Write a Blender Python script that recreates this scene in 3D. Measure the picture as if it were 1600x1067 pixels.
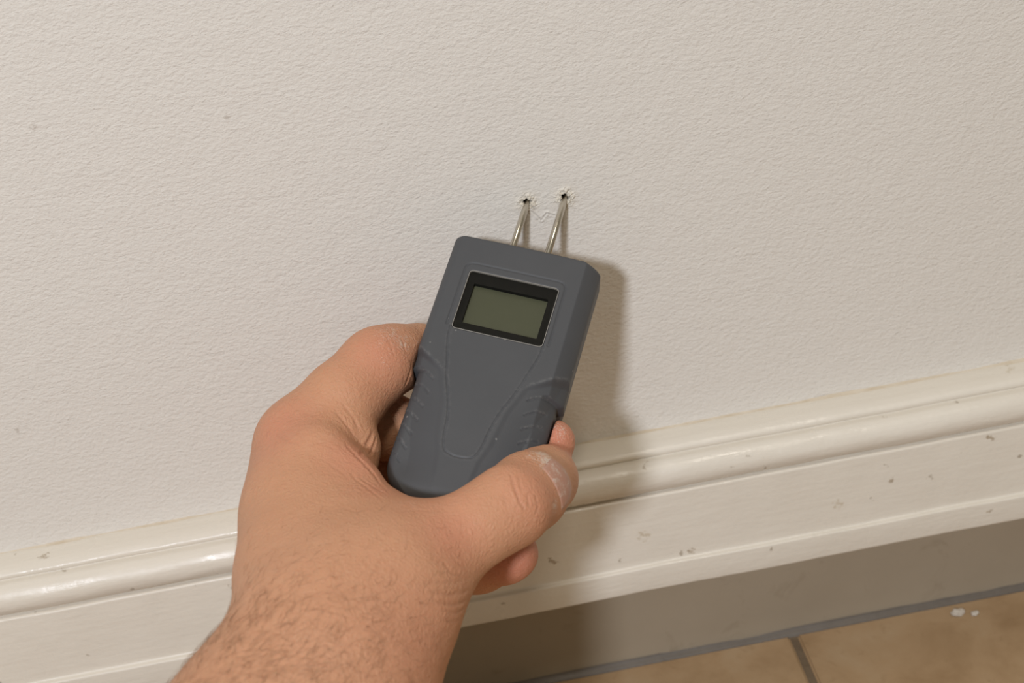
import bpy, bmesh, math, random
import numpy as np
from mathutils import Matrix, Vector

for o in list(bpy.data.objects):
    bpy.data.objects.remove(o, do_unlink=True)
scene = bpy.context.scene
COL = scene.collection
MM = 0.001
FLOOR = 216.0            # height of the pin holes above the floor, millimetres

# ---------------------------------------------------------------- camera
cam_data = bpy.data.cameras.new('camera')
cam = bpy.data.objects.new('camera', cam_data)
COL.objects.link(cam)
cam_data.sensor_width = 36.0
cam_data.lens = 2500.0 / 1600.0 * 36.0
cam_data.clip_start = 0.01
cam_data.clip_end = 20.0
CAM_LOC = (-45.7290, -506.7602, 239.3232)
CAM_R = [[0.982148, -0.130049, -0.135913], [0.182567, 0.484914, 0.855294], [0.045324, 0.864839, -0.5]]            # rows: right, up, forward
cam.matrix_world = Matrix((
    (CAM_R[0][0], CAM_R[1][0], -CAM_R[2][0], CAM_LOC[0] * MM),
    (CAM_R[0][1], CAM_R[1][1], -CAM_R[2][1], CAM_LOC[1] * MM),
    (CAM_R[0][2], CAM_R[1][2], -CAM_R[2][2], (CAM_LOC[2] + FLOOR) * MM),
    (0, 0, 0, 1)))
cam_data.dof.use_dof = True
cam_data.dof.focus_distance = 0.525
cam_data.dof.aperture_fstop = 15.0
scene.camera = cam

# ---------------------------------------------------------------- light
world = bpy.data.worlds.new('room_light')
scene.world = world
world.use_nodes = True
bg = world.node_tree.nodes['Background']
bg.inputs['Color'].default_value = (1.0, 0.885, 0.68, 1)
bg.inputs['Strength'].default_value = 0.255


def area_lamp(name, loc, target, size, power, color):
    d = bpy.data.lights.new(name, 'AREA')
    d.shape = 'DISK'
    d.size = size
    d.energy = power
    d.color = color
    o = bpy.data.objects.new(name, d)
    o.location = loc
    o.rotation_euler = (Vector(target) - Vector(loc)).to_track_quat('-Z', 'Y').to_euler()
    COL.objects.link(o)
    return o


area_lamp('work_lamp', (-0.395, -1.08, 0.835), (0.0, 0.0, 0.2), 0.11, 9.9, (0.875, 0.915, 1.0))
area_lamp('ceiling_lamp', (0.27, -0.9, 2.2), (0.0, -0.1, 0.1), 0.28, 10.0, (1.0, 0.92, 0.80))

scene.view_settings.view_transform = 'Standard'
scene.view_settings.look = 'None'
scene.view_settings.gamma = 1.0
scene.view_settings.use_curve_mapping = False
scene.view_settings.exposure = 0.0


# ---------------------------------------------------------------- helpers
def new_obj(name, verts, faces, material=None, parent=None, smooth=True, z0=None):
    """verts in millimetres; world pieces pass z0=FLOOR, parts of the meter stay local"""
    me = bpy.data.meshes.new(name)
    v = np.asarray(verts, dtype=float).copy()
    if z0 is not None:
        v[:, 2] += z0
    me.from_pydata((v * MM).tolist(), [], [tuple(int(i) for i in f) for f in faces])
    me.update()
    if smooth:
        me.polygons.foreach_set('use_smooth', [True] * len(me.polygons))
    if material:
        me.materials.append(material)
    o = bpy.data.objects.new(name, me)
    COL.objects.link(o)
    if parent is not None:
        o.parent = parent
    return o


def tag(o, label=None, cat=None, group=None, kind=None):
    if label:
        o['label'] = label
    if cat:
        o['category'] = cat
    if group:
        o['group'] = group
    if kind:
        o['kind'] = kind
    return o


def box(x0, x1, y0, y1, z0, z1, bev=0.0):
    bm = bmesh.new()
    bmesh.ops.create_cube(bm, size=1.0)
    for v in bm.verts:
        v.co = Vector((x0 + (v.co.x + .5) * (x1 - x0), y0 + (v.co.y + .5) * (y1 - y0), z0 + (v.co.z + .5) * (z1 - z0)))
    if bev:
        bmesh.ops.bevel(bm, geom=bm.edges[:], offset=bev, segments=2, affect='EDGES')
    vs = [tuple(v.co) for v in bm.verts]
    bm.verts.index_update()
    fs = [[v.index for v in f.verts] for f in bm.faces]
    bm.free()
    return vs, fs


def grid_faces(ny, nx, off=0, flip=False):
    i, j = np.meshgrid(np.arange(ny - 1), np.arange(nx - 1), indexing='ij')
    a = (i * nx + j).ravel() + off
    f = np.stack([a, a + 1, a + nx + 1, a + nx], 1)
    return f[:, ::-1] if flip else f


def mat(name, color, rough=0.5, metallic=0.0, spec=0.5):
    m = bpy.data.materials.new(name)
    m.use_nodes = True
    b = m.node_tree.nodes['Principled BSDF']
    b.inputs['Base Color'].default_value = (*color, 1)
    b.inputs['Roughness'].default_value = rough
    b.inputs['Metallic'].default_value = metallic
    b.inputs['Specular IOR Level'].default_value = spec
    return m, m.node_tree, b


def node(nt, typ, **kw):
    n = nt.nodes.new(typ)
    for k, v in kw.items():
        if k in n.inputs:
            n.inputs[k].default_value = v
        else:
            setattr(n, k, v)
    return n


def L(nt, a, b):
    nt.links.new(a, b)


def ramp(nt, fac, stops):
    r = nt.nodes.new('ShaderNodeValToRGB')
    cr = r.color_ramp
    while len(cr.elements) < len(stops):
        cr.elements.new(0.5)
    for e, (p, c) in zip(cr.elements, stops):
        e.position = p
        e.color = (*c, 1) if len(c) == 3 else c
    L(nt, fac, r.inputs['Fac'])
    return r


def noise(nt, vec, scale, detail=3.0, rough=0.55, dist=0.0):
    n = nt.nodes.new('ShaderNodeTexNoise')
    n.inputs['Scale'].default_value = scale
    n.inputs['Detail'].default_value = detail
    n.inputs['Roughness'].default_value = rough
    n.inputs['Distortion'].default_value = dist
    if vec is not None:
        L(nt, vec, n.inputs['Vector'])
    return n


def mixc(nt, fac, a, b, blend='MIX'):
    m = nt.nodes.new('ShaderNodeMix')
    m.data_type = 'RGBA'
    m.blend_type = blend
    if isinstance(fac, float):
        m.inputs[0].default_value = fac
    else:
        L(nt, fac, m.inputs[0])
    for s, v in ((6, a), (7, b)):
        if isinstance(v, tuple):
            m.inputs[s].default_value = (*v, 1)
        else:
            L(nt, v, m.inputs[s])
    return m.outputs[2]


def math_n(nt, op, a, b=None, c=None, clamp=False):
    m = nt.nodes.new('ShaderNodeMath')
    m.operation = op
    m.use_clamp = clamp
    for i, v in enumerate((a, b, c)):
        if v is None:
            continue
        if isinstance(v, (int, float)):
            m.inputs[i].default_value = v
        else:
            L(nt, v, m.inputs[i])
    return m.outputs[0]


def objcoord(nt):
    return nt.nodes.new('ShaderNodeTexCoord').outputs['Object']


def bump(nt, height, strength, distance, normal=None):
    b = nt.nodes.new('ShaderNodeBump')
    b.inputs['Strength'].default_value = strength
    b.inputs['Distance'].default_value = distance
    L(nt, height, b.inputs['Height'])
    if normal is not None:
        L(nt, normal, b.inputs['Normal'])
    return b.outputs['Normal']


# ---------------------------------------------------------------- materials
def wall_material():
    m, nt, b = mat('painted_plaster', (0.72, 0.68, 0.62), 0.72, spec=0.3)
    co = objcoord(nt)
    mp = nt.nodes.new('ShaderNodeMapping')
    mp.inputs['Scale'].default_value = (0.62, 1, 1)
    L(nt, co, mp.inputs['Vector'])
    cs = mp.outputs['Vector']
    n1 = noise(nt, cs, 1500, 3, 0.6, 0.4)
    n2 = noise(nt, cs, 700, 2, 0.5, 0.3)
    n3 = noise(nt, co, 110, 2, 0.5)
    h = math_n(nt, 'ADD', math_n(nt, 'MULTIPLY', n1.outputs['Fac'], 0.45), math_n(nt, 'MULTIPLY', n2.outputs['Fac'], 0.8))
    h = math_n(nt, 'ADD', h, math_n(nt, 'MULTIPLY', n3.outputs['Fac'], 0.8))
    L(nt, bump(nt, h, 1.0, 0.0005), b.inputs['Normal'])
    v = noise(nt, co, 14, 3, 0.6)
    c = mixc(nt, math_n(nt, 'MULTIPLY', v.outputs['Fac'], 0.25), (0.755, 0.722, 0.668), (0.70, 0.666, 0.612))
    sp = nt.nodes.new('ShaderNodeTexVoronoi')
    sp.inputs['Scale'].default_value = 80
    sp.inputs['Randomness'].default_value = 1.0
    L(nt, co, sp.inputs['Vector'])
    big = noise(nt, co, 400, 2, 0.5)
    d = math_n(nt, 'ADD', sp.outputs['Distance'], math_n(nt, 'MULTIPLY', math_n(nt, 'SUBTRACT', big.outputs['Fac'], 0.5), 0.25))
    mask = ramp(nt, d, [(0.05, (1, 1, 1)), (0.10, (0, 0, 0))])
    pick = nt.nodes.new('ShaderNodeSeparateColor')
    L(nt, sp.outputs['Color'], pick.inputs['Color'])
    sel = math_n(nt, 'GREATER_THAN', pick.outputs[0], 0.93)
    c = mixc(nt, math_n(nt, 'MULTIPLY', math_n(nt, 'MULTIPLY', mask.outputs['Color'], sel), 0.45), c, (0.36, 0.30, 0.24))
    # torn paint round the pin holes: bare pale plaster and dark pit
    at = nt.nodes.new('ShaderNodeAttribute')
    at.attribute_name = 'torn'
    ap = nt.nodes.new('ShaderNodeAttribute')
    ap.attribute_name = 'pit'
    c = mixc(nt, math_n(nt, 'MULTIPLY', at.outputs['Fac'], 0.7), c, (0.68, 0.60, 0.46))
    c = mixc(nt, ap.outputs['Fac'], c, (0.10, 0.075, 0.05))
    L(nt, c, b.inputs['Base Color'])
    return m


def gloss_paint():
    m, nt, b = mat('gloss_cream_paint', (0.76, 0.72, 0.66), 0.26, spec=0.5)
    co = objcoord(nt)
    mp = nt.nodes.new('ShaderNodeMapping')
    mp.inputs['Scale'].default_value = (0.12, 1, 1)
    L(nt, co, mp.inputs['Vector'])
    streak = noise(nt, mp.outputs['Vector'], 420, 3, 0.6)
    lump = noise(nt, co, 60, 3, 0.5)
    fine = noise(nt, co, 500, 2, 0.5)
    h = math_n(nt, 'ADD', math_n(nt, 'MULTIPLY', streak.outputs['Fac'], 0.35), math_n(nt, 'MULTIPLY', lump.outputs['Fac'], 0.9))
    h = math_n(nt, 'ADD', h, math_n(nt, 'MULTIPLY', fine.outputs['Fac'], 0.18))
    L(nt, bump(nt, h, 0.7, 0.0008), b.inputs['Normal'])
    patch = noise(nt, co, 30, 3, 0.6)
    rr = ramp(nt, patch.outputs['Fac'], [(0.38, (0.22, 0.22, 0.22)), (0.56, (0.46, 0.46, 0.46))])
    L(nt, rr.outputs['Color'], b.inputs['Roughness'])
    # chips and grime specks
    c = (0.75, 0.70, 0.615)
    n = noise(nt, co, 22, 4, 0.6)
    c = mixc(nt, math_n(nt, 'MULTIPLY', n.outputs['Fac'], 0.4), c, (0.68, 0.625, 0.53))
    wob = noise(nt, co, 650, 2, 0.6)
    wd = noise(nt, co, 210, 3, 0.65)
    vd = nt.nodes.new('ShaderNodeVectorMath')
    vd.operation = 'MULTIPLY_ADD'
    L(nt, wd.outputs['Color'], vd.inputs[0])
    vd.inputs[1].default_value = (0.007, 0.007, 0.007)
    L(nt, co, vd.inputs[2])
    for sc, lo, hi, selv, colr, k in ((75, 0.06, 0.13, 0.86, (0.30, 0.22, 0.13), 0.7), (170, 0.08, 0.20, 0.90, (0.24, 0.18, 0.11), 0.6), (40, 0.05, 0.12, 0.86, (0.46, 0.37, 0.24), 0.55)):
        sp = nt.nodes.new('ShaderNodeTexVoronoi')
        sp.inputs['Scale'].default_value = sc
        L(nt, vd.outputs[0], sp.inputs['Vector'])
        d = math_n(nt, 'ADD', sp.outputs['Distance'], math_n(nt, 'MULTIPLY', math_n(nt, 'SUBTRACT', wob.outputs['Fac'], 0.5), 0.30))
        mask = ramp(nt, d, [(lo, (1, 1, 1)), (hi, (0, 0, 0))])
        pick = nt.nodes.new('ShaderNodeSeparateColor')
        L(nt, sp.outputs['Color'], pick.inputs['Color'])
        sel = math_n(nt, 'GREATER_THAN', pick.outputs[0], selv)
        c = mixc(nt, math_n(nt, 'MULTIPLY', math_n(nt, 'MULTIPLY', mask.outputs['Color'], sel), k), c, colr)
    L(nt, c, b.inputs['Base Color'])
    return m


def plinth_shade_tone():
    m, nt, b = mat('shade_toned_plinth', (0.4, 0.34, 0.26), 0.5, spec=0.35)
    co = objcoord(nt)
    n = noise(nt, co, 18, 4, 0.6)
    c = mixc(nt, n.outputs['Fac'], (0.40, 0.335, 0.25), (0.33, 0.27, 0.195))  # shade under the skirting board is put into these darker base tones
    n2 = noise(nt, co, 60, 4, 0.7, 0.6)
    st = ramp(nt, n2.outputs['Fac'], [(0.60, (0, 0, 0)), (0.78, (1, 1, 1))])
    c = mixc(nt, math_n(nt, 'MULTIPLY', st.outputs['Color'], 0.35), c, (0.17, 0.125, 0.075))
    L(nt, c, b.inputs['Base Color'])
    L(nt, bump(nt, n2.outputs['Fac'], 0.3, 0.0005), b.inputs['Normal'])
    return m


def tile_material():
    m, nt, b = mat('beige_ceramic', (0.42, 0.29, 0.16), 0.42, spec=0.4)
    co = nt.nodes.new('ShaderNodeTexCoord').outputs['Generated']
    geo = nt.nodes.new('ShaderNodeNewGeometry')
    p = geo.outputs['Position']
    n = noise(nt, p, 28, 5, 0.65, 0.4)
    n2 = noise(nt, p, 110, 4, 0.65, 0.8)
    c = ramp(nt, n.outputs['Fac'], [(0.3, (0.31, 0.20, 0.105)), (0.55, (0.39, 0.265, 0.15)), (0.8, (0.43, 0.315, 0.195))]).outputs['Color']
    st = ramp(nt, n2.outputs['Fac'], [(0.60, (0, 0, 0)), (0.74, (1, 1, 1))])
    c = mixc(nt, math_n(nt, 'MULTIPLY', st.outputs['Color'], 0.45), c, (0.24, 0.15, 0.07))
    L(nt, c, b.inputs['Base Color'])
    L(nt, bump(nt, n2.outputs['Fac'], 0.25, 0.0006), b.inputs['Normal'])
    return m


def simple_noise_mat(name, c1, c2, scale, rough, bscale, bstr, bdist, metallic=0.0, spec=0.5):
    m, nt, b = mat(name, c1, rough, metallic, spec)
    co = objcoord(nt)
    n = noise(nt, co, scale, 4, 0.6)
    L(nt, mixc(nt, n.outputs['Fac'], c1, c2), b.inputs['Base Color'])
    n2 = noise(nt, co, bscale, 3, 0.6)
    L(nt, bump(nt, n2.outputs['Fac'], bstr, bdist), b.inputs['Normal'])
    return m


def rubber_material():
    m, nt, b = mat('grey_rubberised_plastic', (0.07, 0.075, 0.085), 0.55, spec=0.4)
    co = objcoord(nt)
    n = noise(nt, co, 45, 4, 0.6)
    c = mixc(nt, n.outputs['Fac'], (0.063, 0.066, 0.072), (0.078, 0.081, 0.087))
    # pale plaster dust caught as specks and fine scratches
    sp = nt.nodes.new('ShaderNodeTexVoronoi')
    sp.inputs['Scale'].default_value = 300
    L(nt, co, sp.inputs['Vector'])
    mask = ramp(nt, sp.outputs['Distance'], [(0.05, (1, 1, 1)), (0.12, (0, 0, 0))])
    pick = nt.nodes.new('ShaderNodeSeparateColor')
    L(nt, sp.outputs['Color'], pick.inputs['Color'])
    sel = math_n(nt, 'GREATER_THAN', pick.outputs[0], 0.9)
    c = mixc(nt, math_n(nt, 'MULTIPLY', math_n(nt, 'MULTIPLY', mask.outputs['Color'], sel), 0.5), c, (0.45, 0.43, 0.40))
    at = nt.nodes.new('ShaderNodeAttribute')
    at.attribute_name = 'wear'
    wn = noise(nt, co, 700, 3, 0.7)
    wm = ramp(nt, wn.outputs['Fac'], [(0.42, (0, 0, 0)), (0.62, (1, 1, 1))])
    c = mixc(nt, math_n(nt, 'MULTIPLY', math_n(nt, 'MULTIPLY', at.outputs['Fac'], wm.outputs['Color']), 0.45), c, (0.40, 0.39, 0.37))
    L(nt, c, b.inputs['Base Color'])
    fb = noise(nt, co, 1500, 2, 0.5)
    L(nt, bump(nt, fb.outputs['Fac'], 0.25, 0.0001), b.inputs['Normal'])
    return m


def skin_material():
    m, nt, b = mat('skin', (0.62, 0.33, 0.21), 0.52, spec=0.35)
    co = objcoord(nt)

    def attr(name):
        a = nt.nodes.new('ShaderNodeAttribute')
        a.attribute_name = name
        return a.outputs['Fac']
    n1 = noise(nt, co, 40, 4, 0.6)
    n2 = noise(nt, co, 220, 3, 0.6)
    c = mixc(nt, n1.outputs['Fac'], (0.64, 0.345, 0.205), (0.56, 0.285, 0.16))
    c = mixc(nt, math_n(nt, 'MULTIPLY', n2.outputs['Fac'], 0.35), c, (0.49, 0.23, 0.125))
    c = mixc(nt, math_n(nt, 'MULTIPLY', attr('red'), 0.75), c, (0.6, 0.205, 0.14))
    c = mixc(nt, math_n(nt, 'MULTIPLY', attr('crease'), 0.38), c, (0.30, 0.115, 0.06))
    # plaster dust lodged in the skin
    dn = noise(nt, co, 1500, 4, 0.8)
    dn2 = noise(nt, co, 260, 3, 0.6)
    dsum = math_n(nt, 'ADD', math_n(nt, 'MULTIPLY', dn.outputs['Fac'], 0.75), math_n(nt, 'MULTIPLY', dn2.outputs['Fac'], 0.25))
    thr = math_n(nt, 'SUBTRACT', 0.78, math_n(nt, 'MULTIPLY', attr('dust'), 0.38))
    df = math_n(nt, 'MULTIPLY', math_n(nt, 'SUBTRACT', dsum, thr), 7.0, clamp=True)
    c = mixc(nt, math_n(nt, 'MULTIPLY', df, 0.8), c, (0.74, 0.66, 0.58))
    L(nt, c, b.inputs['Base Color'])
    b.inputs['Subsurface Weight'].default_value = 0.22
    b.inputs['Subsurface Radius'].default_value = (1.0, 0.35, 0.2)
    b.inputs['Subsurface Scale'].default_value = 0.003
    # fine skin relief: pores, criss-cross lines
    v1 = nt.nodes.new('ShaderNodeTexVoronoi')
    v1.feature = 'DISTANCE_TO_EDGE'
    v1.inputs['Scale'].default_value = 620
    wv = noise(nt, co, 300, 3, 0.6)
    add = nt.nodes.new('ShaderNodeVectorMath')
    add.operation = 'MULTIPLY_ADD'
    L(nt, wv.outputs['Color'], add.inputs[0])
    add.inputs[1].default_value = (0.004, 0.004, 0.004)
    L(nt, co, add.inputs[2])
    L(nt, add.outputs[0], v1.inputs['Vector'])
    e = math_n(nt, 'MULTIPLY', v1.outputs['Distance'], 1.6, clamp=True)
    v2 = nt.nodes.new('ShaderNodeTexVoronoi')
    v2.feature = 'DISTANCE_TO_EDGE'
    v2.inputs['Scale'].default_value = 300
    L(nt, add.outputs[0], v2.inputs['Vector'])
    e2 = math_n(nt, 'MULTIPLY', v2.outputs['Distance'], 2.2, clamp=True)
    n3 = noise(nt, co, 130, 4, 0.65)
    h = math_n(nt, 'ADD', math_n(nt, 'ADD', math_n(nt, 'MULTIPLY', e, 0.34), math_n(nt, 'MULTIPLY', e2, 0.11)), math_n(nt, 'MULTIPLY', n3.outputs['Fac'], 0.6))
    h = math_n(nt, 'ADD', h, math_n(nt, 'MULTIPLY', dn.outputs['Fac'], 0.22))
    L(nt, bump(nt, h, 0.7, 0.0008), b.inputs['Normal'])
    return m


def nail_material():
    m, nt, b = mat('dusty_nail', (0.5, 0.3, 0.23), 0.42, spec=0.4)
    co = objcoord(nt)
    n = noise(nt, co, 160, 3, 0.6)
    c = mixc(nt, n.outputs['Fac'], (0.56, 0.30, 0.21), (0.50, 0.26, 0.19))
    d1 = noise(nt, co, 1700, 4, 0.8)
    d2 = noise(nt, co, 330, 3, 0.6, 0.5)
    s = math_n(nt, 'ADD', math_n(nt, 'MULTIPLY', d1.outputs['Fac'], 0.55), math_n(nt, 'MULTIPLY', d2.outputs['Fac'], 0.45))
    k = ramp(nt, s, [(0.50, (0, 0, 0)), (0.61, (1, 1, 1))])
    c = mixc(nt, math_n(nt, 'MULTIPLY', k.outputs['Color'], 0.72), c, (0.72, 0.64, 0.56))
    L(nt, c, b.inputs['Base Color'])
    L(nt, bump(nt, s, 0.6, 0.0007), b.inputs['Normal'])
    return m


M_WALL = wall_material()
M_GLOSS = gloss_paint()
M_PLINTH = plinth_shade_tone()
M_TILE = tile_material()
M_GROUT = simple_noise_mat('dirty_grout', (0.20, 0.145, 0.09), (0.12, 0.085, 0.05), 80, 0.9, 400, 0.6, 0.001)
M_SEAL = simple_noise_mat('grey_sealant', (0.15, 0.125, 0.10), (0.10, 0.085, 0.07), 60, 0.5, 200, 0.4, 0.0006)
M_CAULK = simple_noise_mat('yellowed_caulk', (0.78, 0.72, 0.62), (0.44, 0.33, 0.19), 90, 0.6, 300, 0.6, 0.0006)
M_CRUMB = simple_noise_mat('plaster_white', (0.60, 0.55, 0.48), (0.48, 0.42, 0.35), 300, 0.9, 700, 0.8, 0.0006)
M_RUBBER = rubber_material()
M_BACK = simple_noise_mat('grey_back_plastic', (0.060, 0.063, 0.070), (0.072, 0.075, 0.082), 60, 0.5, 1200, 0.3, 0.0001)
M_BLACK = simple_noise_mat('black_screen_border', (0.007, 0.0065, 0.006), (0.009, 0.008, 0.0075), 120, 0.5, 900, 0.0, 0.0001, spec=0.2)
M_LCD = simple_noise_mat('lcd_olive', (0.080, 0.082, 0.049), (0.076, 0.078, 0.047), 20, 0.45, 900, 0.03, 0.0001)
M_TRIM = simple_noise_mat('clear_edge_plastic', (0.34, 0.32, 0.29), (0.24, 0.23, 0.21), 400, 0.6, 900, 0.1, 0.0001)
M_STEEL = simple_noise_mat('nickel_steel', (0.62, 0.58, 0.51), (0.55, 0.51, 0.44), 200, 0.24, 900, 0.1, 0.0001, metallic=1.0)
M_SKIN = skin_material()
M_NAIL = nail_material()
M_HAIR = simple_noise_mat('brown_arm_hair', (0.20, 0.10, 0.045), (0.30, 0.165, 0.08), 100, 0.5, 500, 0.1, 0.0001)


def glass_film():
    m = bpy.data.materials.new('screen_glass')
    m.use_nodes = True
    nt = m.node_tree
    nt.nodes.clear()
    out = nt.nodes.new('ShaderNodeOutputMaterial')
    tr = nt.nodes.new('ShaderNodeBsdfTransparent')
    n = noise(nt, objcoord(nt), 60, 3, 0.6)
    L(nt, mixc(nt, n.outputs['Fac'], (0.94, 0.95, 0.93), (0.96, 0.96, 0.95)), tr.inputs['Color'])
    L(nt, tr.outputs[0], out.inputs['Surface'])
    return m


M_GLASS = glass_film()

# ---------------------------------------------------------------- wall with the two pin holes
PIN_TIPS = [(-6.4, 0.11), (7.06, -0.67)]
rng = np.random.default_rng(7)


def axis_lines(lo, hi, dlo, dhi, fine, coarse):
    a = np.arange(lo, dlo, coarse)
    b = np.arange(dlo, dhi, fine)
    c = np.arange(dhi, hi + coarse, coarse)
    return np.concatenate([a, b, c])


def lattice(x, y, seed, n=64):
    """smooth 2-D value noise"""
    g = np.random.default_rng(seed).random((n, n))
    xi, yi = np.floor(x).astype(int), np.floor(y).astype(int)
    fx, fy = x - xi, y - yi
    fx, fy = fx * fx * (3 - 2 * fx), fy * fy * (3 - 2 * fy)
    a, b = g[xi % n, yi % n], g[(xi + 1) % n, yi % n]
    c, d = g[xi % n, (yi + 1) % n], g[(xi + 1) % n, (yi + 1) % n]
    return (a * (1 - fx) + b * fx) * (1 - fy) + (c * (1 - fx) + d * fx) * fy


def build_wall():
    xs = axis_lines(-1500, 1500, -18, 18, 0.16, 30)
    zs = axis_lines(-FLOOR, 1900, -12, 11, 0.16, 30)
    X, Z = np.meshgrid(xs, zs)
    Y = np.zeros_like(X)
    torn = np.zeros_like(X)
    pit = np.zeros_like(X)
    for k, (hx, hz) in enumerate(PIN_TIPS):
        dx, dz = X - hx, Z - hz - 0.3
        r = np.hypot(dx, dz)
        ang = np.arctan2(dz, dx)
        rag = 1 + 0.45 * np.sin(3 * ang + 1.3 + k) + 0.35 * np.sin(5 * ang + 2.1 * k) + 0.25 * np.sin(9 * ang + k)
        rp = 1.45 + 0.55 * (rag - 1)
        p = np.clip((rp - r) / 0.5, 0, 1)
        p = p * p * (3 - 2 * p)
        Y += 4.0 * p
        pit = np.maximum(pit, p)
        n = lattice(X * 1.3, Z * 1.3, 3 + k)
        n2 = lattice(X * 3.1, Z * 3.1, 13 + k)
        rim = np.exp(-((r - 2.2) / 1.5) ** 2) * (r < 7) * (1 - p)
        Y -= rim * np.clip(0.9 * n + 0.9 * n2 - 0.55, 0, 1) * 1.0
        torn = np.maximum(torn, np.clip(np.exp(-(r / 3.4) ** 2) * (0.5 + 0.9 * n2), 0, 1))
        # hairline cracks running out of the hole
        for a0, ln in ((0.7 + k * 0.25, 4.5), (2.5 - 0.3 * k, 3.6), (-0.9, 5.5 - 2 * k), (3.6, 3.0), (1.5, 3.2)):
            u = dx * math.cos(a0) + dz * math.sin(a0)
            w = -dx * math.sin(a0) + dz * math.cos(a0) + 0.35 * np.sin(u * 1.7 + k)
            cr = np.exp(-(w / 0.17) ** 2) * np.clip((ln - u) / ln, 0, 1) * (u > 0)
            Y += 0.5 * cr
            pit = np.maximum(pit, np.clip(cr * 0.75, 0, 1))
    # a fine crack between the holes
    path = [(-5.2, -3.0), (-3.4, -5.6), (-2.2, -7.2), (0.0, -5.0), (2.6, -6.4)]
    for (ax, az), (bx_, bz) in zip(path[:-1], path[1:]):
        t = np.clip(((X - ax) * (bx_ - ax) + (Z - az) * (bz - az)) / ((bx_ - ax) ** 2 + (bz - az) ** 2), 0, 1)
        d = np.hypot(X - ax - t * (bx_ - ax), Z - az - t * (bz - az)) + 0.25 * (lattice(X * 2, Z * 2, 31) - 0.5)
        cr = np.exp(-(d / 0.2) ** 2)
        Y += 0.16 * cr - 0.12 * np.exp(-((d - 0.6) / 0.4) ** 2)
        pit = np.maximum(pit, cr * 0.22)
    v = np.stack([X, Y, Z], -1).reshape(-1, 3)
    o = new_obj('wall_back', v, grid_faces(len(zs), len(xs), flip=False), M_WALL, z0=FLOOR)
    for nm, a in (('torn', torn), ('pit', pit)):
        at = o.data.attributes.new(nm, 'FLOAT', 'POINT')
        at.data.foreach_set('value', np.clip(a, 0, 1).ravel().astype(np.float32))
    return tag(o, 'off-white stippled plaster wall pierced by two small pin holes', kind='structure')


wall = build_wall()


# ---------------------------------------------------------------- skirting board, plinth, floor
def extrude_profile(name, prof, x0, x1, step, material, wob=0.0, seed=1):
    xs = np.arange(x0, x1 + step, step)
    prof = np.array(prof, float)
    n = len(prof)
    r = np.random.default_rng(seed)
    V = np.zeros((len(xs), n, 3))
    V[..., 0] = xs[:, None]
    V[..., 1] = prof[:, 0]
    V[..., 2] = prof[:, 1]
    if wob:
        base = lattice(xs[:, None] * 0.03 + 0 * prof[:, 0], prof[:, 1] * 0.08 + 0 * xs[:, None], seed) - 0.5
        fine = lattice(xs[:, None] * 0.16 + 0 * prof[:, 0], prof[:, 1] * 0.3 + 0 * xs[:, None], seed + 1) - 0.5
        V[..., 1] += wob * (base + 0.4 * fine)
        V[..., 2] += wob * 0.6 * (lattice(xs[:, None] * 0.05 + 7 + 0 * prof[:, 0], prof[:, 1] * 0.02 + 0 * xs[:, None], seed + 2) - 0.5)
    return new_obj(name, V.reshape(-1, 3), grid_faces(len(xs), n, flip=True), material, z0=FLOOR)


def round_profile(pts, rad, seg=4):
    """polyline with its corners rounded"""
    out = [pts[0]]
    for a, b, c in zip(pts[:-2], pts[1:-1], pts[2:]):
        a, b, c = map(np.array, (a, b, c))
        la, lc = np.linalg.norm(a - b), np.linalg.norm(c - b)
        q = min(rad, 0.45 * la, 0.45 * lc)
        p, s = b + (a - b) / la * q, b + (c - b) / lc * q
        for t in np.linspace(0, 1, seg):
            out.append(tuple((1 - t) ** 2 * p + 2 * t * (1 - t) * b + t * t * s))
    out.append(pts[-1])
    return out


roll = [(-12.4 - 7.0 * math.sin(math.radians(a)) * (1.0 if a < 90 else 1.0), -114.6 + 6.9 * math.cos(math.radians(a))) for a in range(18, 151, 12)]
prof = [(0.0, -103.6), (-2.0, -103.4), (-8.0, -103.9), (-10.6, -104.6), (-12.0, -105.9), (-12.1, -107.0), (-11.4, -107.9), (-12.6, -108.0)]
prof += roll
prof += [(-16.0, -120.6), (-18.4, -120.9), (-18.4, -152.0), (-18.9, -152.5), (-20.4, -152.7), (-20.4, -164.0), (-18.6, -164.8), (-0.2, -164.8)]
board = extrude_profile('baseboard_back', round_profile(prof, 0.8), -1500, 1500, 4, M_GLOSS, wob=0.55, seed=5)
tag(board, 'cream gloss-painted moulded skirting board with chips along its bead', kind='structure')

cz = -103.6
caulk = extrude_profile('caulk_bead', [(0.3, cz + 0.9), (-0.15, cz + 0.5), (-0.6, cz + 0.15), (-1.3, cz - 0.02), (-1.6, cz - 0.4)], -1500, 1500, 1.0, M_CAULK, wob=1.0, seed=23)
caulk.parent = board
tag(caulk, 'yellowed caulk line along the top of the board')

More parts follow.
